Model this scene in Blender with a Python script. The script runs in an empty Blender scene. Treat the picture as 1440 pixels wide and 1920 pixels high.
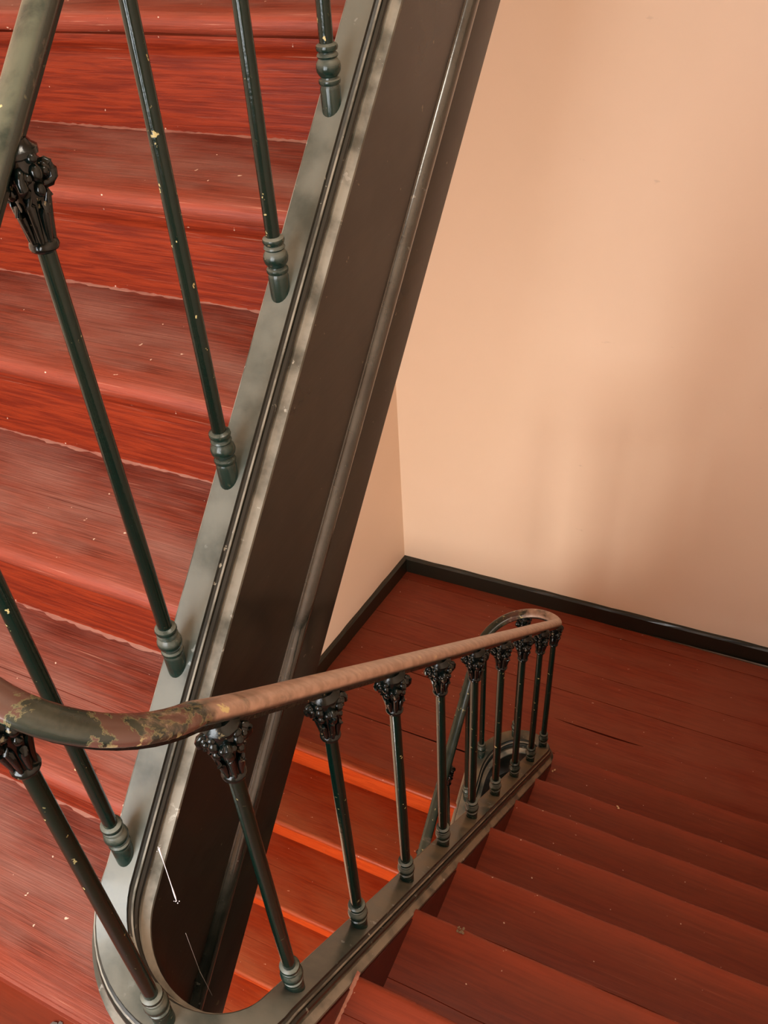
import bpy, bmesh, math, random
from mathutils import Vector, Matrix
random.seed(4)
S = 0.83                                  # metres per layout unit
sc = bpy.context.scene
# ---------------------------------------------------------------- camera
PITCH, YAW, ROLL, FPX = 0.7238, 0.55857, -0.13005, 1694.2
CAM = Vector((0.49896, -0.57407, 1.44331))
cy_, sy_, cp_, sp_ = math.cos(YAW), math.sin(YAW), math.cos(PITCH), math.sin(PITCH)
fw = Vector((-sy_*cp_, cy_*cp_, -sp_)); rt = Vector((cy_, sy_, 0)); up = rt.cross(fw)
c_, s_ = math.cos(ROLL), math.sin(ROLL)
rt2 = rt*c_ + up*s_; up2 = -rt*s_ + up*c_
cam = bpy.data.cameras.new('camera'); camo = bpy.data.objects.new('camera', cam)
sc.collection.objects.link(camo)
M = Matrix((rt2, up2, -fw)).transposed().to_4x4(); M.translation = CAM*S
camo.matrix_world = M
cam.sensor_fit = 'VERTICAL'; cam.sensor_height = 36.0; cam.lens = FPX/1920*36
cam.shift_x = 113.9/1920; cam.shift_y = 41.4/1920; cam.clip_start = 0.02
sc.camera = camo
sc.view_settings.view_transform = 'Standard'; sc.view_settings.look = 'None'
sc.view_settings.gamma = 1.0; sc.view_settings.use_curve_mapping = False
sc.view_settings.exposure = 0.0
# ---------------------------------------------------------------- light
w = bpy.data.worlds.new('sky'); sc.world = w; w.use_nodes = True
w.node_tree.nodes['Background'].inputs[0].default_value = (0.75, 0.85, 1.0, 1)
w.node_tree.nodes['Background'].inputs[1].default_value = 0.6
def area(name, loc, target, sx, sz, energy, col):
    l = bpy.data.lights.new(name, 'AREA'); l.shape = 'RECTANGLE'; l.size = sx*S; l.size_y = sz*S
    l.energy = energy; l.color = col
    o = bpy.data.objects.new(name, l); sc.collection.objects.link(o)
    o.location = Vector(loc)*S
    o.rotation_euler = (Vector(target)-Vector(loc)).to_track_quat('-Z', 'Y').to_euler()
    return o
area('upper_window_daylight', (-0.40, -1.66, 1.25), (-0.2, 2.9, 0.3), 1.2, 1.5, 62, (0.96, 0.98, 1.0))
area('lower_window_daylight', (-0.40, -1.66, -2.45), (-0.4, 2.9, -2.6), 1.2, 1.5, 80, (1.0, 0.95, 0.86))
area('stair_fill', (0.35, 0.6, 3.1), (0.35, 0.6, 0.0), 0.5, 0.5, 15, (1.0, 0.90, 0.76))  # added overhead fill to brighten the right flight; no lamp hangs there
# ---------------------------------------------------------------- materials
def lin(r, g, b):
    f = lambda c: (c/255/12.92) if c/255 <= 0.04045 else ((c/255+0.055)/1.055)**2.4
    return (f(r), f(g), f(b), 1)
class NT:
    def __init__(s, name):
        s.m = bpy.data.materials.new(name); s.m.use_nodes = True; s.t = s.m.node_tree
        s.b = s.t.nodes['Principled BSDF']; s.co = s.t.nodes.new('ShaderNodeTexCoord')
    def n(s, typ, **k):
        x = s.t.nodes.new(typ)
        for a, v in k.items(): setattr(x, a, v)
        return x
    def l(s, a, b): s.t.links.new(a, b)
    def coords(s, scale, src='Object'):
        mp = s.n('ShaderNodeMapping'); mp.inputs['Scale'].default_value = scale
        s.l(s.co.outputs[src], mp.inputs['Vector']); return mp.outputs[0]
    def noise(s, scale, detail=5, vec=None, rough=0.55, dist=0.0):
        x = s.n('ShaderNodeTexNoise'); x.inputs['Scale'].default_value = scale
        x.inputs['Detail'].default_value = detail; x.inputs['Roughness'].default_value = rough
        x.inputs['Distortion'].default_value = dist
        s.l(vec if vec is not None else s.co.outputs['Object'], x.inputs['Vector']); return x.outputs['Fac']
    def ramp(s, fac, p0, p1, v0=0.0, v1=1.0):
        x = s.n('ShaderNodeMapRange'); x.interpolation_type = 'SMOOTHSTEP'
        x.inputs[1].default_value = p0; x.inputs[2].default_value = p1
        x.inputs[3].default_value = v0; x.inputs[4].default_value = v1
        s.l(fac, x.inputs[0]); return x.outputs[0]
    def mix(s, fac, a, b):
        x = s.n('ShaderNodeMix'); x.data_type = 'RGBA'
        if isinstance(fac, float): x.inputs[0].default_value = fac
        else: s.l(fac, x.inputs[0])
        for v, i in ((a, 6), (b, 7)):
            if isinstance(v, tuple): x.inputs[i].default_value = v
            else: s.l(v, x.inputs[i])
        return x.outputs[2]
    def math(s, op, a, b):
        x = s.n('ShaderNodeMath', operation=op)
        for v, i in ((a, 0), (b, 1)):
            if isinstance(v, (int, float)): x.inputs[i].default_value = v
            else: s.l(v, x.inputs[i])
        return x.outputs[0]
    def bump(s, h, st, d=0.002):
        x = s.n('ShaderNodeBump'); x.inputs['Strength'].default_value = st; x.inputs['Distance'].default_value = d
        s.l(h, x.inputs['Height']); s.l(x.outputs[0], s.b.inputs['Normal'])
    def out(s, col, rough, spec=0.5, coat=0.0):
        if isinstance(col, tuple): s.b.inputs['Base Color'].default_value = col
        else: s.l(col, s.b.inputs['Base Color'])
        if isinstance(rough, float): s.b.inputs['Roughness'].default_value = rough
        else: s.l(rough, s.b.inputs['Roughness'])
        s.b.inputs['Specular IOR Level'].default_value = spec
        s.b.inputs['Coat Weight'].default_value = coat; s.b.inputs['Coat Roughness'].default_value = 0.12
        return s.m
def upness(N):
    g = N.n('ShaderNodeNewGeometry'); sp = N.n('ShaderNodeSeparateXYZ'); N.l(g.outputs['Normal'], sp.inputs[0])
    return sp.outputs['Z']

def red_wood(name, base, dark, dusty, dust_amt, grain=1.0, rough=0.42, specks=0.0, wear=0.0, worn=None, spec=0.45):
    """oxide red floor paint over grained boards, grain running along X"""
    N = NT(name)
    v = N.coords((1.2, 22, 22)); g1 = N.noise(5.5, 8, v, 0.62, 0.6)
    v2 = N.coords((0.7, 60, 60)); g2 = N.noise(5, 4, v2, 0.6)
    big = N.noise(2.2, 4)
    c = N.mix(N.ramp(g1, 0.36, 0.62), dark, base)
    c = N.mix(N.math('MULTIPLY', N.ramp(big, 0.42, 0.68), 0.35), c, dark)
    up_ = upness(N); flat = N.ramp(up_, 0.55, 0.95)
    patch = N.ramp(N.noise(3.0, 5, N.coords((0.8, 2.5, 2.5))), 0.35, 0.66)
    d = N.math('MULTIPLY', N.math('MULTIPLY', flat, patch), dust_amt)
    c = N.mix(d, c, dusty)
    if wear:      # rubbed band along the nosing; the tread's origin lies at its front edge
        sp_ = N.n('ShaderNodeSeparateXYZ'); N.l(N.co.outputs['Object'], sp_.inputs[0])
        ay = N.math('ABSOLUTE', sp_.outputs['Y'], 0)
        ay = N.math('ADD', ay, N.math('MULTIPLY', N.math('SUBTRACT', N.noise(4, 5, N.coords((1, 3, 3))), 0.5), 0.07))
        c = N.mix(N.math('MULTIPLY', N.ramp(ay, 0.062, 0.012), wear), c, worn)
    stk = N.math('MULTIPLY', N.ramp(g2, 0.60, 0.72), N.ramp(N.noise(3.5, 3), 0.42, 0.62))
    c = N.mix(N.math('MULTIPLY', stk, min(0.55*grain, 0.8)), c, lin(205, 150, 125))
    if specks:
        sp = N.ramp(N.noise(55, 2), 0.735, 0.76)
        c = N.mix(N.math('MULTIPLY', sp, specks), c, lin(235, 205, 180))
    h = N.math('ADD', N.math('MULTIPLY', g1, 0.7*grain), N.math('MULTIPLY', g2, 0.5*grain))
    N.bump(h, 0.55, 0.0022)
    r = N.math('ADD', N.ramp(big, 0.3, 0.7, rough-0.07, rough+0.1), N.math('MULTIPLY', d, 0.35))
    return N.out(c, r, spec)
M_TREAD_A = red_wood('worn_red_tread_paint', lin(130, 55, 36), lin(98, 37, 22), lin(152, 104, 90), 0.75, 1.5, 0.48, 0.9, 0.35, lin(156, 66, 44), spec=0.4)
M_RISER_A = red_wood('bright_red_riser_paint', lin(138, 47, 20), lin(106, 30, 12), lin(136, 72, 48), 0.3, 1.2, 0.45, 0.6, spec=0.28)
M_TREAD_B = red_wood('dark_red_tread_paint', lin(124, 45, 20), lin(106, 36, 15), lin(124, 64, 40), 0.3, 0.18, 0.40, 0.7, 0.45, lin(146, 58, 32), spec=0.32)
M_FLOOR = red_wood('landing_red_paint', lin(136, 54, 28), lin(120, 44, 21), lin(142, 82, 60), 0.4, 0.22, 0.48, 0.7, spec=0.35)
M_TREAD_C = red_wood('lit_red_tread_paint', lin(150, 58, 20), lin(132, 45, 14), lin(158, 98, 62), 0.45, 0.5, 0.36, 0.8, spec=0.35)  # stair red made brighter and oranger for the light on the lowest flight
M_RISER_C = red_wood('lit_red_riser_paint', lin(184, 70, 24), lin(166, 56, 17), lin(175, 95, 52), 0.2, 0.4, 0.36, 0.5, spec=0.4)  # riser red lightened likewise; that flight's bright light is in the colour
M_FACE = red_wood('red_string_paint', lin(84, 26, 15), lin(64, 17, 10), lin(100, 56, 44), 0.2, 0.2, 0.35)
M_CAULK = red_wood('dusty_joint_line', lin(150, 92, 74), lin(132, 66, 50), lin(176, 132, 112), 0.7, 0.8, 0.7)

def green_paint(name, base, dusty, dust_amt, rough, chips, chipcol, scale=1.0, thr=(0.35, 0.9), low=None, spec=0.5, coat=0.3):
    N = NT(name)
    pos = N.n('ShaderNodeNewGeometry').outputs['Position']
    n1 = N.noise(9*scale, 6, pos); n2 = N.noise(40*scale, 4, pos)
    up_ = upness(N)
    d = N.math('MULTIPLY', N.math('MULTIPLY', N.ramp(up_, *thr), N.ramp(n1, 0.3, 0.62)), dust_amt)
    if low:       # street dust browns the paint on the storeys below
        sp_ = N.n('ShaderNodeSeparateXYZ'); N.l(N.n('ShaderNodeNewGeometry').outputs['Position'], sp_.inputs[0])
        dusty = N.mix(N.ramp(sp_.outputs['Z'], 0.1, -0.9), dusty, low)
        d = N.math('MULTIPLY', d, N.ramp(sp_.outputs['Z'], 0.0, -1.6, 1.0, 1.25))
    c = N.mix(d, base, dusty)
    if chips:
        ch = N.math('MULTIPLY', N.ramp(n2, 0.655, 0.68), N.ramp(N.noise(6*scale, 2, pos), 0.45, 0.6))
        c = N.mix(N.math('MULTIPLY', ch, chips), c, chipcol)
    N.bump(N.noise(70*scale, 4), 0.25, 0.001)
    return N.out(c, N.math('ADD', N.math('MULTIPLY', d, 0.3), rough), spec, coat)
M_ROD = green_paint('gloss_green_iron_paint', lin(4, 26, 20), lin(60, 70, 60), 0.2, 0.13, 0.9, lin(190, 175, 120), 2.0, spec=0.35, coat=0.0)
M_FOOT = green_paint('dusty_green_iron_paint', lin(14, 38, 32), lin(118, 120, 108), 0.75, 0.2, 0.3, lin(150, 140, 110), 2.5, (0.0, 0.8), spec=0.4, coat=0.0)
M_CAP_IRON = green_paint('black_green_iron_paint', lin(5, 14, 12), lin(30, 32, 24), 0.2, 0.16, 0.3, lin(180, 160, 120), 2.5, spec=0.35, coat=0.0)
M_TOP = green_paint('dusty_grey_green_cap_paint', lin(56, 64, 58), lin(114, 116, 106), 0.85, 0.28, 0.5, lin(165, 170, 165), 1.0, low=lin(122, 104, 78), coat=0.15)
M_MOULD = green_paint('dark_green_moulding_paint', lin(26, 31, 27), lin(90, 88, 78), 0.5, 0.3, 0.8, lin(165, 165, 150), 1.2, (0.55, 0.95), low=lin(92, 76, 62), spec=0.4, coat=0.1)
M_COVE = green_paint('dusty_cove_paint', lin(70, 72, 64), lin(146, 144, 132), 0.95, 0.35, 0.8, lin(190, 190, 180), 1.6, (-0.2, 0.6), low=lin(132, 116, 96), spec=0.4, coat=0.1)
def board_paint():
    N = NT('dark_green_board_paint')
    v = N.coords((9, 1.0, 9)); g = N.noise(4, 7, v, 0.6, 0.3); n1 = N.noise(3, 4)
    c = N.mix(N.ramp(g, 0.35, 0.7), lin(11, 16, 12), lin(26, 25, 18))
    c = N.mix(N.math('MULTIPLY', N.ramp(n1, 0.45, 0.6), 0.5), c, lin(18, 16, 11))
    sp = N.ramp(N.noise(60, 2), 0.74, 0.76); c = N.mix(N.math('MULTIPLY', sp, 0.5), c, lin(130, 120, 100))
    N.bump(g, 0.3, 0.0012)
    return N.out(c, N.ramp(n1, 0.3, 0.7, 0.26, 0.40), 0.45, 0.2)
M_BOARD = board_paint()
M_BEAD = green_paint('glossy_green_bead_paint', lin(26, 32, 28), lin(90, 92, 84), 0.35, 0.14, 0.3, lin(150, 150, 140), 1.5, (0.0, 0.6), spec=0.7, coat=0.6)
M_BASE = green_paint('baseboard_green_paint', lin(22, 26, 16), lin(52, 50, 36), 0.6, 0.4, 0.2, lin(120, 110, 80), 1.0)
def rail_paint():
    """green-black paint; on the descending run it is rubbed down to a brownish primer"""
    N = NT('worn_handrail_paint')
    sp = N.n('ShaderNodeSeparateXYZ'); N.l(N.co.outputs['Object'], sp.inputs[0])
    n1 = N.noise(14, 6, None, 0.6, 0.4); n2 = N.noise(60, 4)
    wob = N.math('MULTIPLY', N.math('SUBTRACT', n1, 0.5), 0.45)
    x = N.math('ADD', sp.outputs['X'], wob)
    onB = N.math('MULTIPLY', N.ramp(x, -0.20*S, -0.10*S), N.ramp(N.math('ADD', sp.outputs['Y'], N.math('MULTIPLY', wob, 1.6)), -0.16*S, 0.05*S))
    g = lin(22, 34, 28)
    up_ = upness(N)
    dg = N.math('MULTIPLY', N.math('MULTIPLY', N.ramp(up_, 0.2, 0.9), N.ramp(n1, 0.3, 0.6)), N.ramp(sp.outputs['Z'], -0.9, 0.2, 0.25, 1.0))
    green = N.mix(N.math('MULTIPLY', dg, N.ramp(sp.outputs['X'], -0.27*S, -0.2*S, 0.75, 0.25)), g, lin(104, 104, 84))
    bare = N.mix(N.ramp(n2, 0.35, 0.65), lin(150, 120, 102), lin(172, 140, 122))
    brown = N.mix(N.ramp(up_, -0.35, 0.1), lin(30, 32, 26), bare)
    reg = N.ramp(sp.outputs['X'], -0.245*S, -0.19*S)
    pn = N.noise(11, 8, N.coords((1.0, 1.0, 1.0)), 0.68, 0.5)
    patch = N.math('MULTIPLY', N.ramp(pn, 0.50, 0.515), reg)
    rim = N.math('MULTIPLY', N.math('MULTIPLY', N.ramp(pn, 0.485, 0.498), N.ramp(pn, 0.515, 0.502)), reg)
    green = N.mix(patch, green, lin(84, 58, 49))
    green = N.mix(N.math('MULTIPLY', rim, 0.45), green, lin(140, 132, 92))
    c = N.mix(onB, green, brown)
    chip = N.math('MULTIPLY', N.ramp(n2, 0.64, 0.68), N.ramp(N.noise(7, 3), 0.5, 0.62))
    c = N.mix(N.math('MULTIPLY', chip, 0.9), c, lin(200, 186, 130))
    N.bump(n2, 0.25, 0.001)
    return N.out(c, N.ramp(onB, 0, 1, 0.24, 0.42), 0.5, 0.1)
M_RAIL = rail_paint()
def plaster():
    N = NT('peach_wall_paint')
    n1 = N.noise(1.6, 4); n2 = N.noise(120, 3)
    c = N.mix(N.ramp(n1, 0.3, 0.7), lin(250, 222, 196), lin(247, 219, 192))
    sc_ = N.ramp(N.noise(7, 6, N.coords((1, 1, 2.2))), 0.70, 0.74)
    c = N.mix(N.math('MULTIPLY', sc_, 0.18), c, lin(150, 120, 100))
    N.bump(N.noise(30, 5), 0.12, 0.002)
    return N.out(c, 0.5, 0.35)
M_WALL = plaster()
def plain(name, col, rough, spec=0.4):
    N = NT(name); n = N.noise(20, 4); c = N.mix(N.ramp(n, 0.3, 0.7), col, tuple(v*0.85 for v in col[:3])+(1,))
    return N.out(c, rough, spec)
M_WHITE = plain('white_window_paint', lin(225, 222, 212), 0.4)
M_CEIL = plain('ceiling_paint', lin(222, 200, 176), 0.7)
M_WEB = plain('cobweb_white', lin(235, 235, 240), 0.6)
M_DUST = plain('dust_fluff', lin(120, 92, 66), 0.9)
M_CHIP = plain('pale_paint_flake', lin(225, 185, 140), 0.7)
M_GREY = plain('grey_paint_flake', lin(120, 112, 104), 0.7)
# ---------------------------------------------------------------- mesh helpers (layout units in, metres out)
COL = sc.collection
def empty(name, loc):
    o = bpy.data.objects.new(name, None); COL.objects.link(o); o.location = Vector(loc)*S
    o.empty_display_size = 0.05; return o
def tag(o, label=None, cat=None, group=None, kind=None):
    for k, v in (('label', label), ('category', cat), ('group', group), ('kind', kind)):
        if v: o[k] = v
    return o
def wloc(o):
    v = Vector(o.location)
    while o.parent: o = o.parent; v += o.location
    return v
def mk(name, bm, mat, parent=None, loc=None, smooth=None):
    """loc: origin in layout units; vertices are given in layout world space"""
    base = Vector(loc) if loc is not None else (wloc(parent)/S if parent else Vector((0, 0, 0)))
    for v in bm.verts: v.co = (v.co - base)*S
    bmesh.ops.recalc_face_normals(bm, faces=bm.faces[:])
    me = bpy.data.meshes.new(name); bm.to_mesh(me); bm.free(); me.materials.append(mat)
    if smooth is not None:
        me.polygons.foreach_set('use_smooth', [True]*len(me.polygons)); me.set_sharp_from_angle(angle=math.radians(smooth))
    o = bpy.data.objects.new(name, me); COL.objects.link(o)
    if parent: o.parent = parent; o.location = base*S - wloc(parent)
    else: o.location = base*S
    return o
def box(bm, a, b, bev=0.0):
    vs = [bm.verts.new((x, y, z)) for x in (a[0], b[0]) for y in (a[1], b[1]) for z in (a[2], b[2])]
    fs = [(0, 1, 3, 2), (4, 6, 7, 5), (0, 4, 5, 1), (2, 3, 7, 6), (0, 2, 6, 4), (1, 5, 7, 3)]
    F = [bm.faces.new([vs[i] for i in f]) for f in fs]
    if bev:
        es = {e for f in F for e in f.edges}
        bmesh.ops.bevel(bm, geom=list(es), offset=bev, segments=2, affect='EDGES')
    return vs
def prism(bm, poly, z0, z1, bev=0.0):
    lo = [bm.verts.new((x, y, z0)) for x, y in poly]; hi = [bm.verts.new((x, y, z1)) for x, y in poly]
    n = len(poly); top = bm.faces.new(hi); bm.faces.new(lo[::-1])
    for i in range(n): bm.faces.new((lo[i], lo[(i+1) % n], hi[(i+1) % n], hi[i]))
    if bev: bmesh.ops.bevel(bm, geom=list(top.edges), offset=bev, segments=2, affect='EDGES')
def extrude_x(bm, prof, x0, x1, rag=0.0):
    """prof: closed (y,z) outline swept from x0 to x1; a little unevenness along the run"""
    n = len(prof); segs = 10 if rag else 1; rings = []
    for i in range(segs+1):
        x = x0+(x1-x0)*i/segs
        dy = rag*math.sin(i*2.1+x0*7+prof[0][0]*9)*0.6; dz = rag*math.sin(i*1.3+prof[0][0]*5)*0.5
        rings.append([bm.verts.new((x, y+dy, z+dz)) for y, z in prof])
    for a, b in zip(rings, rings[1:]):
        for i in range(n): bm.faces.new((a[i], a[(i+1) % n], b[(i+1) % n], b[i]))
    bm.faces.new(rings[0]); bm.faces.new(rings[-1][::-1])
def sweep(bm, frames, prof, cap=True):
    rings = [[bm.verts.new(p + n*u + w_*v) for u, v in prof] for p, n, w_ in frames]
    m = len(prof)
    for a, b in zip(rings, rings[1:]):
        for i in range(m): bm.faces.new((a[i], a[(i+1) % m], b[(i+1) % m], b[i]))
    if cap: bm.faces.new(rings[0]); bm.faces.new(rings[-1][::-1])
def lathe(bm, prof, seg=16, origin=(0, 0, 0)):
    o = Vector(origin); rings = []
    for r, z in prof:
        rings.append([bm.verts.new(o + Vector((r*math.cos(2*math.pi*i/seg), r*math.sin(2*math.pi*i/seg), z))) for i in range(seg)])
    for a, b in zip(rings, rings[1:]):
        for i in range(seg): bm.faces.new((a[i], a[(i+1) % seg], b[(i+1) % seg], b[i]))
    bm.faces.new(rings[0][::-1]); bm.faces.new(rings[-1])
def blob(bm, c, r, sq=(1, 1, 1), rot=None, sub=2):
    t = bmesh.ops.create_icosphere(bm, subdivisions=sub, radius=1.0)
    for v in t['verts']:
        p = Vector((v.co.x*r*sq[0], v.co.y*r*sq[1], v.co.z*r*sq[2]))
        if rot: p = rot @ p
        v.co = p + Vector(c)
def tube(bm, pts, rad, seg=6):
    rings = []
    for i, p in enumerate(pts):
        p = Vector(p); a = Vector(pts[max(i-1, 0)]); b = Vector(pts[min(i+1, len(pts)-1)]); t = (b-a).normalized()
        h = Vector((0, 0, 1)) if abs(t.z) < 0.9 else Vector((1, 0, 0)); n = t.cross(h).normalized(); q = t.cross(n)
        r = rad[i] if isinstance(rad, (list, tuple)) else rad
        rings.append([bm.verts.new(p + n*r*math.cos(2*math.pi*k/seg) + q*r*math.sin(2*math.pi*k/seg)) for k in range(seg)])
    for a, b in zip(rings, rings[1:]):
        for i in range(seg): bm.faces.new((a[i], a[(i+1) % seg], b[(i+1) % seg], b[i]))
    bm.faces.new(rings[0][::-1]); bm.faces.new(rings[-1])
# ---------------------------------------------------------------- layout numbers
SL = 0.932                                                     # slope of every flight
XA, XB, XC = -0.282, -0.0083, -0.282                           # string centre lines
RU = (XB-XA)/2; XM = (XA+XB)/2
zA = lambda y: 0.0551 + SL*(y+0.0896)                          # top of string, ascending run
zB = lambda y: -0.2691 - SL*(y+0.0619)                         # descending run
zC = lambda y: -2.319 + SL*(y-1.59)                            # lowest run
GA, RA, YA, ZA = 0.2674, 0.24923, -0.0309, 0.06495             # nosing pitch / rise / first nosing
GB, RB, YB, ZB = 0.2954, 0.27533, 0.0668, -0.4385
GC, RC, YC, ZL = 0.2848, 0.2655, 1.592, -2.366
Y0, Y1, Y2 = -0.11, 1.83, 1.72                                 # near turn centre; far turn start and end
def uturn(deg):
    a = math.radians(deg); return XM+RU*math.cos(a), Y1+(Y2-Y1)*deg/180+0.145*math.sin(a)
NOSE, T = 0.064, 0.040
FACE = 0.058                                                   # string face on the tread side, from centre
WL = lambda y: -1.176 - 0.122*(2.981-y)                        # left wall line
YW = lambda x: 2.981 + 0.0174*(x+1.176)                        # far wall line
XR = 1.06; YN = -1.6; ZT, ZF = 3.3, -4.50
# ---------------------------------------------------------------- room shell
def quad_wall(name, p0, p1, z0, z1, th, mat, out):
    """wall between two plan points; out = plan direction of its thickness"""
    bm = bmesh.new(); o = Vector(out)*th
    prism(bm, [p0, p1, (p1[0]+o.x, p1[1]+o.y), (p0[0]+o.x, p0[1]+o.y)], z0, z1)
    return tag(mk(name, bm, mat, loc=((p0[0]+p1[0])/2, (p0[1]+p1[1])/2, z0)), kind='structure')
quad_wall('wall_back', (-1.4, YW(-1.4)), (XR+0.15, YW(XR+0.15)), ZF-0.1, ZT, 0.15, M_WALL, (0, 1))
quad_wall('wall_left', (WL(YN-0.1), YN-0.1), (WL(3.0), 3.0), ZF-0.1, ZT, 0.15, M_WALL, (-1, 0))
quad_wall('wall_right', (XR, YN-0.1), (XR, 3.05), ZF-0.1, ZT, 0.15, M_WALL, (1, 0))
# near wall, behind the viewer, with an upper and a lower window opening
bm = bmesh.new(); x0, x1, a0, a1 = -1.8, XR+0.1, -1.0, 0.2
box(bm, (x0, YN-0.15, ZF-0.1), (a0, YN, ZT)); box(bm, (a1, YN-0.15, ZF-0.1), (x1, YN, ZT))
for lo, hi in ((ZF-0.1, -3.2), (-1.7, 0.5), (2.0, ZT)): box(bm, (a0, YN-0.15, lo), (a1, YN, hi))
tag(mk('wall_front', bm, M_WALL, loc=(0, YN, ZF)), kind='structure')
for n, lo, hi in ((1, 0.5, 2.0), (2, -3.2, -1.7)):
    bm = bmesh.new()
    for x in (a0, (a0+a1)/2-0.02, a1-0.04): box(bm, (x, YN-0.10, lo), (x+0.04, YN-0.06, hi))
    for z in (lo, (lo+hi)/2+0.2, hi-0.04): box(bm, (a0, YN-0.10, z), (a1, YN-0.06, z+0.04))
    tag(mk('window_%d' % n, bm, M_WHITE, loc=(-0.55, YN-0.08, lo)), kind='structure')
bm = bmesh.new(); box(bm, (-1.95, YN-0.2, ZT), (XR+0.2, 3.25, ZT+0.12)); tag(mk('ceiling', bm, M_CEIL, loc=(0, 0, ZT)), kind='structure')
bm = bmesh.new(); box(bm, (-1.95, YN-0.2, ZF-0.12), (XR+0.2, 3.25, ZF)); tag(mk('floor', bm, M_FLOOR, loc=(0, 0, ZF)), kind='structure')
# baseboards of the lower landing
def baseboard(name, p0, p1, inn, z, h=0.112, th=0.022):
    d = Vector((p1[0]-p0[0], p1[1]-p0[1], 0)); L = d.length; d.normalize(); n = Vector((inn[0], inn[1], 0))
    bm = bmesh.new(); K = 24; rings = []
    for i in range(K+1):
        p = Vector((p0[0], p0[1], z)) + d*(L*i/K); j = 0.0016*math.sin(i*2.3)+0.0012*math.sin(i*5.1)
        prof = [(-0.004, 0), (th, 0), (th, h-0.012), (th-0.008, h-0.002+j), (-0.004, h+j)]
        rings.append([bm.verts.new(p + n*u + Vector((0, 0, v))) for u, v in prof])
    for a, b in zip(rings, rings[1:]):
        for i in range(5): bm.faces.new((a[i], a[(i+1) % 5], b[(i+1) % 5], b[i]))
    bm.faces.new(rings[0]); bm.faces.new(rings[-1][::-1])
    return tag(mk(name, bm, M_BASE, loc=((p0[0]+p1[0])/2, (p0[1]+p1[1])/2, z)), kind='structure')
baseboard('baseboard_back', (-1.176, YW(-1.176)), (XR, YW(XR)), (0, -1), ZL)
baseboard('baseboard_left', (WL(1.45), 1.45), (WL(2.981), 2.981), (1, 0), ZL)
# ---------------------------------------------------------------- landings
def arc(cx, cy, r, a0, a1, n):
    return [(cx+r*math.cos(math.radians(a0+(a1-a0)*i/n)), cy+r*math.sin(math.radians(a0+(a1-a0)*i/n))) for i in range(n+1)]
lower = tag(mk('floor', (lambda b: (prism(b, [(WL(1.9)-0.02, 1.95), (XR, 1.95), (XR, 3.0), (-1.19, 2.97)], ZL-0.16, ZL-0.034), b)[1])(bmesh.new()),
               M_FLOOR, loc=(-0.2, 2.4, ZL-0.16)), kind='structure', label='dark red boarded floor of the lower stair landing')
# boards run along X; (y0, y1, splits, dz)
rows = [(1.893, 2.0575, 1), (2.0590, 2.2610, 2), (2.2622, 2.448, 0), (2.4492, 2.602, 0), (2.6035, 2.7525, 0), (2.7540, 2.90, 0), (2.9015, 2.978, 0)]
def gapf(x, k):       # how far the far edge of a board has shrunk back at x
    if k == 2: return 0.0100*max(0, math.sin(math.pi*min(max((x+0.03)/0.42, 0), 1)))**0.6 + 0.006*max(0, math.sin(math.pi*min(max((x+0.90)/0.34, 0), 1)))
    if k == 1: return 0.0080*max(0, math.sin(math.pi*min(max((x-0.14)/0.20, 0), 1)))**0.7
    return 0.0
for k, (y0, y1, gk) in enumerate(rows):
    bm = bmesh.new(); a, b = WL(y1)+0.004, XR-0.003; n = 60
    f = lambda q: a+(b-a)*q/n
    w1 = lambda q: 0.0009*math.sin(q*0.9+k)+0.0005*math.sin(q*2.7)
    prism(bm, [(f(q), y0) for q in range(n+1)] + [(f(q), min(y1+0.0006+w1(q)-0.0009-gapf(f(q), gk), YW(f(q)))) for q in range(n+1)][::-1], ZL-0.034, ZL+0.0014*math.sin(k*2.2), 0.0)
    mk('floor_board', bm, M_FLOOR, lower, loc=((a+b)/2, (y0+y1)/2, ZL))
bm = bmesh.new()   # landing edge board in front of the lowest run
prism(bm, [(WL(1.75)+0.0, YC+NOSE-0.004), (uturn(170)[0], YC+NOSE-0.004)] + [uturn(q) for q in (163, 155, 145, 133, 120, 108, 95, 82)] + [(uturn(82)[0], 1.8925), (WL(1.89), 1.8925)], ZL-0.036, ZL, 0.0)
mk('floor_board', bm, M_FLOOR, lower, loc=(-0.8, 1.7, ZL))
# upper landing, where the viewer stands
pts = [(WL(YN), YN), (XR, YN), (XR, YB), (XB+0.03, YB)] + arc(XM, Y0, RU, 0, -90, 8) + [(XM, -0.236), (WL(-0.2), -0.236)]
bm = bmesh.new(); prism(bm, pts, ZB-0.13, ZB-0.034)
landing = tag(mk('floor', bm, M_TREAD_A, loc=(-0.2, -0.9, ZB-0.1)), kind='structure', label='red boarded floor of the upper landing in the foreground')
yy = YN+0.005; k = 0
while yy < -0.58:
    y1 = min(yy+0.215, -0.56); bm = bmesh.new()
    prism(bm, [(WL(yy)+0.01, yy), (XR-0.003, yy), (XR-0.003, y1), (WL(yy)+0.01, y1)], ZB-0.034, ZB-0.001*(k % 2), 0.002)
    mk('floor_board', bm, M_TREAD_B, landing, loc=(-0.2, (yy+y1)/2, ZB)); yy = y1+0.003; k += 1
bm = bmesh.new()   # left strip against the first riser
prism(bm, [(WL(-0.5)+0.01, -0.557), (XM, -0.557), (XM, -0.236), (WL(-0.25)+0.01, -0.236)], ZB-0.034, ZB, 0)
mk('floor_board', bm, M_TREAD_B, landing, loc=(-0.9, -0.25, ZB))
bm = bmesh.new()   # boards beside the turn of the string
prism(bm, [(XM+0.002, -0.557), (XR-0.003, -0.557), (XR-0.003, -0.10), (XB+0.005, -0.10)] + arc(XM, Y0, RU, 0, -90, 6), ZB-0.034, ZB, 0)
mk('floor_board', bm, M_TREAD_B, landing, loc=(0.5, -0.2, ZB))
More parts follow.
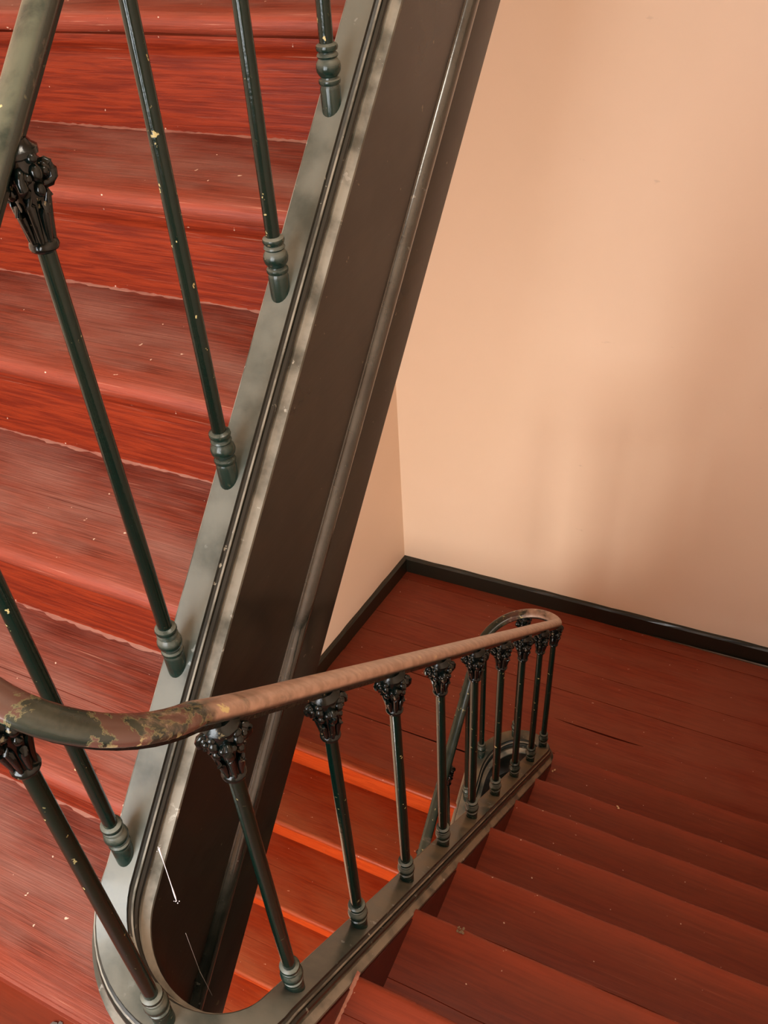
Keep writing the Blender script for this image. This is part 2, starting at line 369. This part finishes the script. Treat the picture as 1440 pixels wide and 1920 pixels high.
# high landing above the top of the ascending run
bm = bmesh.new(); box(bm, (WL(1.9), 1.66, ZA+6*RA-0.18), (XR, 2.98, ZA+6*RA)); tag(mk('floor', bm, M_CEIL, loc=(0, 2.3, ZA+6*RA-0.18)), kind='structure')
# ---------------------------------------------------------------- flights
def tread_prof(yf, d, z, back):
    """nosing front at yf, running in direction d (+1 away from viewer), back length"""
    r = T/2; p = [(yf+d*(back), z-T), (yf+d*back, z)]
    p += [(yf+d*back*0.52, z), (yf+d*(back*0.52-0.001), z-0.0016), (yf+d*(back*0.52-0.002), z)]
    p += [(yf+d*(r*0.9), z)] + [(yf+d*(r*0.9-r*0.9*math.sin(math.radians(a))), z-r+r*math.cos(math.radians(a))) for a in (25, 50, 75, 90, 105, 130, 155, 180)]
    return p
def filler(parent, yb, z, d, xl, x1f, k):
    """ragged painted-over filler line where a tread meets the riser behind it"""
    bm = bmesh.new(); K = 110; rs = []
    for i in range(K+1):
        x = xl+(x1f-xl)*i/K; wd = 0.0060+0.0028*math.sin(i*0.9+k)+random.uniform(-0.0025, 0.0025); hh = 0.002+random.uniform(0, 0.003)
        rs.append([bm.verts.new(p) for p in ((x, yb, z-0.001), (x, yb-d*wd, z-0.0004), (x, yb-d*wd*0.5, z+0.0008), (x, yb, z+hh))])
    for a, b in zip(rs, rs[1:]):
        for i in range(4): bm.faces.new((a[i], a[(i+1) % 4], b[(i+1) % 4], b[i]))
    bm.faces.new(rs[0]); bm.faces.new(rs[-1][::-1]); mk('joint_filler', bm, M_CAULK, parent, loc=((xl+x1f)/2, yb, z), smooth=40)
def flight(name, label, steps, d, x0f, x1f, g, r, mt, mr, caulk=False):
    ys = [s[0] for s in steps]; zs = [s[1] for s in steps]
    root = empty(name, ((x0f(ys[0])+x1f)/2, (ys[0]+ys[-1])/2, min(zs)-r)); tag(root, label, 'staircase')
    for k, (y, z, kind) in enumerate(steps):
        xl = x0f(y+d*g/2)+0.002; xc = (xl+x1f)/2
        nxt = g+NOSE+0.002 if 's' not in kind else NOSE-0.004
        if 't' in kind:
            bm = bmesh.new(); extrude_x(bm, tread_prof(y, d, z, nxt), xl, x1f, 0.0022)
            tr_ = mk('tread', bm, mt, root, loc=(xc, y, z), smooth=40)
            if caulk:
                filler(tr_, y+d*(g+NOSE+0.0005), z, d, xl, x1f, k)
        bm = bmesh.new(); box(bm, (xl, min(y+d*NOSE, y+d*(NOSE+0.028)), z-r+0.0005), (x1f, max(y+d*NOSE, y+d*(NOSE+0.028)), z-T-0.0005))
        ri = mk('riser', bm, mr, root, loc=(xc, y+d*NOSE, z-r))
        bm = bmesh.new(); h = 0.050; q = 0.032; yb = y+d*(NOSE-0.0004)
        pr = [(yb, z-T-0.0005), (yb-d*q*0.7, z-T-0.0005), (yb-d*q*0.7, z-T-0.005), (yb-d*q, z-T-0.008), (yb-d*q, z-T-0.022), (yb-d*q*0.85, z-T-0.030), (yb-d*q*0.5, z-T-0.038), (yb-d*q*0.4, z-T-h), (yb, z-T-h)]
        extrude_x(bm, pr, xl, x1f); mk('cove_moulding', bm, mr, ri, loc=(xc, yb, z-T), smooth=50)
    return root
A_steps = [(YA+k*GA, ZA+k*RA, 't' if k > -1 else 'r') for k in range(-1, 7)]
fa = flight('stair_flight', 'worn red wooden steps climbing beside the tall dark string board, at the left', A_steps, 1, WL, XA-0.035, GA, RA, M_TREAD_A, M_RISER_A, True)
bm = bmesh.new()   # lowest tread of that run wraps the turn of the string
prism(bm, [(WL(-0.2)+0.005, YA-GA), (XM-0.03, YA-GA), (XM-0.02, Y0-RU)] + arc(XM, Y0, RU, -100, -180, 7) + [(XA, YA+NOSE+0.006), (WL(-0.2)+0.005, YA+NOSE+0.006)], ZA-RA-T, ZA-RA, 0.006)
tr = mk('tread', bm, M_TREAD_A, fa, loc=(-0.8, YA-GA, ZA-RA), smooth=50); filler(tr, YA+NOSE+0.0005, ZA-RA, 1, WL(-0.1), XA-0.035, 3)
B_steps = [(YB+j*GB, ZB-j*RB, 't') for j in range(0, 6)] + [(1.885, ZL+RB-0.0, 't')]
def flightB():
    root = empty('stair_flight', ((XB+XR)/2, 1.0, ZL)); tag(root, 'plain dark red steps descending to the landing, at the right of the railing', 'staircase')
    for j, (y, z, k) in enumerate(B_steps):
        y_prev = B_steps[j-1][0] if j else -0.10
        # the tread reaches from behind the previous riser out to its own nosing
        back = y - (y_prev-NOSE) if j else y+0.098
        bm = bmesh.new(); extrude_x(bm, tread_prof(y, -1, z, back-0.004), XB+FACE-0.008, XR-0.002, 0.0022)
        xc = (XB+XR)/2
        mk('tread', bm, M_TREAD_B, root, loc=(xc, y, z), smooth=40)
        bm = bmesh.new(); box(bm, (XB+FACE-0.008, y-NOSE-0.028, max(z-RB+0.0005, ZL)), (XR-0.002, y-NOSE, z-T-0.0005))
        mk('riser', bm, M_TREAD_B, root, loc=(xc, y-NOSE, z-RB))
    return root
fb = flightB()
C_steps = [(YC-m*GC, ZL-m*RC, 't' if m else 'ts') for m in range(0, 8)]
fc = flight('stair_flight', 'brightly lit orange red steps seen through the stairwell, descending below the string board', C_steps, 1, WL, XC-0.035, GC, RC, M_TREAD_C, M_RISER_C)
# ---------------------------------------------------------------- string board (one winding ribbon)
def path(hf=None):
    """list of (point, heading) along A down, near turn, B down, far turn, C down"""
    P = []
    n = 40
    for i in range(n): y = 1.70+(Y0-1.70)*i/n; P.append((XA, y, zA(y)))
    za, zb = zA(Y0), zB(Y0); L = math.pi*RU
    def herm(t, p0, p1, m0, m1):
        return (2*t**3-3*t*t+1)*p0+(t**3-2*t*t+t)*m0+(-2*t**3+3*t*t)*p1+(t**3-t*t)*m1
    for i in range(24):
        t = i/24; a = math.radians(180+180*t)
        P.append((XM+RU*math.cos(a), Y0+RU*math.sin(a), herm(t, za, zb, -SL*L*0.7, -SL*L*0.7)))
    for i in range(n): y = Y0+(Y1-Y0)*i/n; P.append((XB, y, zB(y)))
    za, zb = zB(Y1), zC(Y2)
    for i in range(24):
        t = i/24; x, y = uturn(180*t)
        P.append((x, y, herm(t, za, zb, -SL*L*0.7, -SL*L*0.7)))
    for i in range(n+1): y = Y2+(-0.1-Y2)*i/n; P.append((XC, y, zC(y)))
    return [Vector(p) for p in P]
PTS = path()
def frames(pts, plumb=False):
    F = []
    for i, p in enumerate(pts):
        t = (pts[min(i+1, len(pts)-1)]-pts[max(i-1, 0)]).normalized()
        h = Vector((t.x, t.y, 0)).normalized(); n = Vector((-h.y, h.x, 0))
        F.append((p, n, Vector((0, 0, 1.368)) if plumb else t.cross(n)))
    return F
FR = frames(PTS, True)
string = tag(empty('string_board', (XM, 0.8, -2.4)), 'dark green moulded string board winding round the stairwell under the railing', 'string board')
half = [(0.0262, 0), (0.0268, -0.006), (0.0310, -0.0085), (0.0330, -0.0115), (0.0312, -0.0150), (0.0290, -0.0165), (0.0340, -0.0200), (0.0375, -0.0250),
        (0.0378, -0.0300), (0.0345, -0.0345), (0.0350, -0.0370), (0.0420, -0.0405), (0.0500, -0.0480), (0.0515, -0.0510), (0.0512, -0.0555), (0.0460, -0.0575)]
# cap top plank
bm = bmesh.new(); sweep(bm, FR, [(-0.0262, 0), (0.0262, 0), (0.0262, -0.0575), (-0.0262, -0.0575)]); mk('cap', bm, M_TOP, string, smooth=30)
for sgn in (1, -1):
    a = half[:12]+[(0.0425, -0.0413)]
    bm = bmesh.new(); sweep(bm, FR, [(0.0258*sgn, 0.0)] + [(u*sgn, v) for u, v in half[:3]] + [(0.0258*sgn, -0.0085)]); mk('fillet', bm, M_MOULD, string, smooth=28)
    bm = bmesh.new(); sweep(bm, FR, [(0.0258*sgn, -0.0087), (0.0312*sgn, -0.0087), (0.0338*sgn, -0.0105), (0.0335*sgn, -0.0135), (0.0300*sgn, -0.0150), (0.0258*sgn, -0.0150)]); mk('bead', bm, M_COVE, string, smooth=28)
    bm = bmesh.new(); sweep(bm, FR, [(0.0258*sgn, -0.0152), (0.0275*sgn, -0.0152), (0.0282*sgn, -0.0185), (0.0335*sgn, -0.0190), (0.0375*sgn, -0.0225), (0.0388*sgn, -0.0270), (0.0375*sgn, -0.0315), (0.0340*sgn, -0.0345), (0.0330*sgn, -0.0385), (0.0258*sgn, -0.0385)]); mk('moulding', bm, M_MOULD, string, smooth=28)
    bm = bmesh.new(); sweep(bm, FR, [(0.0258*sgn, -0.0387), (0.0385*sgn, -0.0387), (0.0415*sgn, -0.0420), (0.0455*sgn, -0.0465), (0.0512*sgn, -0.0500), (0.0518*sgn, -0.0550), (0.0460*sgn, -0.0575), (0.0258*sgn, -0.0575)]); mk('cove', bm, M_COVE, string, smooth=28)
bm = bmesh.new(); sweep(bm, FR, [(-0.02, -0.0577), (0.0445, -0.0577), (0.0445, -0.164), (0.0430, -0.1665), (0.02, -0.1665)]); o = mk('fascia_board', bm, M_BOARD, string, smooth=30)
bm = bmesh.new(); sweep(bm, FR, [(-0.02, -0.1668), (0.0385, -0.1690), (0.0385, -0.345), (0.02, -0.345)]); mk('fascia_board', bm, M_BOARD, string, smooth=30)
bd = [(0.02, -0.3455), (0.034, -0.3455), (0.033, -0.352), (0.037, -0.356)] + [(0.0375+0.0165*math.sin(math.radians(a)), -0.3785-0.0225*math.cos(math.radians(a))*1.0) for a in (0, 30, 60, 90, 120, 150, 180)] + [(0.036, -0.405), (0.02, -0.405)]
bm = bmesh.new(); sweep(bm, FR, bd); mk('bead', bm, M_BEAD, string, smooth=35)
bm = bmesh.new(); sweep(bm, FR, [(-0.02, -0.4055), (0.043, -0.4055), (0.0445, -0.41), (0.0445, -0.522), (0.040, -0.526), (-0.02, -0.526)]); mk('fascia_board', bm, M_BOARD, string, smooth=30)
bm = bmesh.new(); sweep(bm, FR, [(-0.0455, -0.0578), (-0.021, -0.0578), (-0.021, -0.40), (-0.0455, -0.40)]); mk('tread_side_face', bm, M_FACE, string, smooth=30)
# straight red lining where the steps run past the string
for nm, f, ya, yb, x, sg in (('a', zA, -0.10, 1.68, XA, -1), ('b', zB, -0.13, 1.80, XB, 1)):
    bm = bmesh.new(); q = [bm.verts.new((x+sg*s_x, y, f(y)+dz)) for s_x in (0.0457, FACE-0.004) for y, dz in ((ya, -0.081), (yb, -0.081), (yb, -0.50), (ya, -0.50))]
    for fi in ((0, 1, 2, 3), (7, 6, 5, 4), (0, 4, 5, 1), (1, 5, 6, 2), (2, 6, 7, 3), (3, 7, 4, 0)): bm.faces.new([q[i] for i in fi])
    mk('tread_side_face', bm, M_FACE, string)
# ---------------------------------------------------------------- railing
rail = tag(empty('stair_railing', (XM, 0.8, -2.3)), 'black green iron railing with ornate balusters under a worn curving handrail', 'railing')
HA, HB = 0.862, 0.805
cum = [0.0]
for a, b in zip(PTS, PTS[1:]): cum.append(cum[-1]+Vector((b.x-a.x, b.y-a.y)).length)
sU0 = 1.70-Y0; sU1 = sU0+math.pi*RU; sV0 = sU1+(Y1-Y0); sV1 = cum[40+24+40+24]
def hgt(s):
    t = min(max((s-sU0+0.1)/(sU1-sU0+0.2), 0), 1); t = t*t*(3-2*t)
    return HA+(HB-HA)*t
def at_s(s):
    for i in range(len(cum)-1):
        if cum[i+1] >= s:
            t = (s-cum[i])/(cum[i+1]-cum[i]); return PTS[i].lerp(PTS[i+1], t)
    return PTS[-1]
RP = [p + Vector((0, 0, hgt(s))) for p, s in zip(PTS, cum)]
rp = []
rw, rh = 0.0208, 0.0135
for a in range(0, 360, 15):
    c, s = math.cos(math.radians(a)), math.sin(math.radians(a))
    rp.append((rw*math.copysign(abs(c)**0.85, c), rh+0.002+rh*math.copysign(abs(s)**0.85, s)))
bm = bmesh.new(); sweep(bm, frames(RP), rp); mk('handrail', bm, M_RAIL, rail, loc=(0, 0, 0), smooth=50)
bm = bmesh.new(); sweep(bm, frames(RP), [(-0.011, -0.004), (0.011, -0.004), (0.011, 0.006), (-0.011, 0.006)]); mk('rail_core', bm, M_CAP_IRON, rail)
# baluster pieces, built once in local space, shared by every copy
def local_mesh(name, fn, mat, smooth=40):
    bm = bmesh.new(); fn(bm)
    for v in bm.verts: v.co *= S
    bmesh.ops.recalc_face_normals(bm, faces=bm.faces[:])
    me = bpy.data.meshes.new(name); bm.to_mesh(me); bm.free(); me.materials.append(mat)
    me.polygons.foreach_set('use_smooth', [True]*len(me.polygons)); me.set_sharp_from_angle(angle=math.radians(smooth)); return me
R0 = 0.0118
def foot(bm):
    pr = [(0.0175, -0.022), (0.0178, 0.026), (0.0165, 0.030), (0.0158, 0.032), (0.0185, 0.034), (0.0192, 0.037), (0.0185, 0.040), (0.0150, 0.042),
          (0.0145, 0.0445), (0.0175, 0.0475), (0.0205, 0.053), (0.0215, 0.059), (0.0205, 0.065), (0.0170, 0.0705), (0.0150, 0.073),
          (0.0172, 0.0745), (0.0185, 0.077), (0.0172, 0.080), (0.0145, 0.0815), (0.0145, 0.0835), (0.0180, 0.0855), (0.0190, 0.089), (0.0180, 0.093), (0.0140, 0.0955), (0.0110, 0.0965)]
    lathe(bm, pr, 20)
def capital(bm):
    # neck ring, flaring cup of ribbed leaves, lumpy scrolls, abacus
    lathe(bm, [(0.0115, -0.002), (0.0165, 0.001), (0.0182, 0.005), (0.0170, 0.010), (0.0135, 0.013), (0.0140, 0.03), (0.0160, 0.050), (0.0205, 0.072), (0.0225, 0.088), (0.0215, 0.104), (0.0150, 0.116), (0.0130, 0.125)], 16)
    for k in range(8):          # leaves pressed against the cup, tips curling out
        a = math.pi/4*k; d = Vector((math.cos(a), math.sin(a), 0)); top = 0.066 if k % 2 else 0.054
        pts = [d*0.0130+Vector((0, 0, 0.012)), d*0.0145+Vector((0, 0, top*0.5)), d*0.0175+Vector((0, 0, top*0.85)), d*0.0225+Vector((0, 0, top)), d*0.0235+Vector((0, 0, top-0.007))]
        tube(bm, pts, [0.0034, 0.0050, 0.0062, 0.0052, 0.0030], 8)
    for k in range(4):          # scrolls at the corners, flower bosses between
        a = math.pi/4+math.pi/2*k; d = Vector((math.cos(a), math.sin(a), 0)); c = d*0.0245+Vector((0, 0, 0.088)); pts = []; rr = []
        for i in range(11):
            th = math.radians(-110+i*36); q = 0.0125*(1-i/13)
            pts.append(c + d*(q*math.cos(th)*0.85) + Vector((0, 0, q*math.sin(th)*1.2))); rr.append(0.0068*(1-i/20))
        tube(bm, pts, rr, 8); s = Vector((-d.y, d.x, 0))
        blob(bm, c, 0.0088, (1, 1, 1.2), sub=2); blob(bm, c + s*0.0065, 0.0058, sub=2); blob(bm, c - s*0.0065, 0.0058, sub=2)
        a2 = math.pi/2*k; e = Vector((math.cos(a2), math.sin(a2), 0))
        blob(bm, e*0.0220+Vector((0, 0, 0.090)), 0.0082, (1, 1, 1.25), sub=2); blob(bm, e*0.0215+Vector((0, 0, 0.072)), 0.0066, (1, 1, 1.3), sub=2)
        blob(bm, e*0.0225+Vector((0, 0, 0.106)), 0.0072, (1, 1, 0.8), sub=2)
    lathe(bm, [(0.021, 0.105), (0.0255, 0.108), (0.0255, 0.114), (0.020, 0.118), (0.016, 0.124)], 12)
ME_FOOT = local_mesh('base_collar', foot, M_FOOT, 30); ME_CAP = local_mesh('capital', capital, M_CAP_IRON, 50)
CAPH = 0.118; rods = {}
def rod_mesh(L):
    key = round(L, 3)
    if key not in rods:
        rods[key] = local_mesh('baluster', lambda bm: lathe(bm, [(R0*1.02, 0), (R0*1.04, L*0.3), (R0*0.98, L*0.7), (R0*0.95, L)], 14), M_ROD, 60)
    return rods[key]
def baluster(s, dh=0.0):
    p = at_s(s); h = hgt(s); o = bpy.data.objects.new('baluster', rod_mesh(h-0.09-CAPH+0.006)); COL.objects.link(o); o.parent = rail
    o.location = (p+Vector((0, 0, 0.09)))*S - rail.location
    f = bpy.data.objects.new('base_collar', ME_FOOT); COL.objects.link(f); f.parent = o; f.location = Vector((0, 0, -0.09))*S
    c = bpy.data.objects.new('capital', ME_CAP); COL.objects.link(c); c.parent = o; c.location = Vector((0, 0, h-0.09-CAPH))*S
    c.rotation_euler = (0, 0, math.radians(random.choice((0, 90, 180, 270)) + random.uniform(-14, 14)))
for k in range(6, -1, -1): baluster(1.70-(-0.0896+0.24327*k))
baluster(sU0+0.5*math.pi*RU+0.012)
for j in range(8): baluster(sU1+(-0.0619+0.24*j-Y0))
for s in (0.035, 0.20, 0.385): baluster(sV0+s)
for k in range(6): baluster(sV1+0.10+0.243*k)
# ---------------------------------------------------------------- small things lying about
def debris(name, label, cat, pts, mat, n=1, r=0.006):
    bm = bmesh.new()
    for i in range(n):
        c = Vector(pts)+Vector((random.uniform(-1, 1)*r*1.6, random.uniform(-1, 1)*r*1.2, random.uniform(0, r*0.6)))
        blob(bm, c+Vector((0, 0, r*0.18)), r*random.uniform(0.5, 1), (1.2, 0.8, 0.3), Matrix.Rotation(random.uniform(0, 6), 3, 'Z'), 1)
    return tag(mk(name, bm, mat, loc=pts), label, cat)
debris('dust_fluff', 'small tuft of brown dust lying on the edge of a dark red step', 'dust', (0.161, 0.350, ZB-RB), M_DUST, 7, 0.0055)
debris('paint_flake', 'pale flake at the far edge of a right hand step near the landing', 'paint flake', (0.377, 1.528, ZB-5*RB), M_CHIP, 3, 0.006)
debris('paint_flake', 'pale flake lying close to the string board foot on the step before the landing', 'paint flake', (0.062, 1.78, ZL+RB), M_CHIP, 2, 0.006)
debris('paint_flake', 'pale flake left of the other on a worn red step, just below the handrail', 'paint flake', (-0.467, -0.002, ZA), M_CHIP, 1, 0.006)
debris('paint_flake', 'pale round flake between two balusters on a worn red step below the handrail', 'paint flake', (-0.419, 0.011, ZA), M_CHIP, 1, 0.006)
debris('rubble_chip', 'grey chip lying at the foot of the lowest left step, bottom left corner', 'rubble', (-0.452, -0.285, ZB), M_GREY, 4, 0.009)
# cobweb threads in the turn of the string
bm = bmesh.new()
a, b = Vector((-0.2285, -0.061, 0.062)), Vector((-0.200, -0.090, -0.049)); pts = [a.lerp(b, i/10)+Vector((0, 0, -0.004*math.sin(math.pi*i/10))) for i in range(11)]
tube(bm, pts, [0.0022, 0.0016, 0.0009, 0.0007, 0.0007, 0.0007, 0.0008, 0.0009, 0.0014, 0.0016, 0.0006], 5)
for i in range(4): blob(bm, b+Vector((random.uniform(-.004, .004), random.uniform(-.004, .004), random.uniform(-.006, .012))), random.uniform(.0007, .0013), sub=1)
for i in range(4): blob(bm, a+Vector((random.uniform(-.003, .004), random.uniform(-.004, .004), random.uniform(-.008, .006))), random.uniform(.0008, .0016), sub=1)
pts = [Vector(p) for p in ((-0.200, -0.099, -0.154), (-0.196, -0.104, -0.21), (-0.190, -0.111, -0.283), (-0.186, -0.112, -0.33), (-0.182, -0.113, -0.380))]
tube(bm, pts, 0.00045, 4)
tag(mk('cobweb', bm, M_WEB, loc=(-0.2285, -0.061, 0.06)), 'white cobweb thread hanging from the moulding of the string board near its turn', 'cobweb')
# worn pale edge of the landing where it meets the string
bm = bmesh.new(); K = 50; rs = []
for i in range(K+1):
    y = YB+0.001-0.172*i/K; x = XB+FACE-0.006; wd = 0.0075+random.uniform(-0.0012, 0.0012)
    rs.append([bm.verts.new(p) for p in ((x, y, ZB-0.002), (x+wd, y, ZB-0.0003), (x+wd*0.5, y, ZB+0.0016), (x, y, ZB+0.005))])
for a, b in zip(rs, rs[1:]):
    for i in range(4): bm.faces.new((a[i], a[(i+1) % 4], b[(i+1) % 4], b[i]))
bm.faces.new(rs[0]); bm.faces.new(rs[-1][::-1])
mk('joint_filler', bm, M_CAULK, fb, loc=(XB+FACE, YB, ZB), smooth=40)
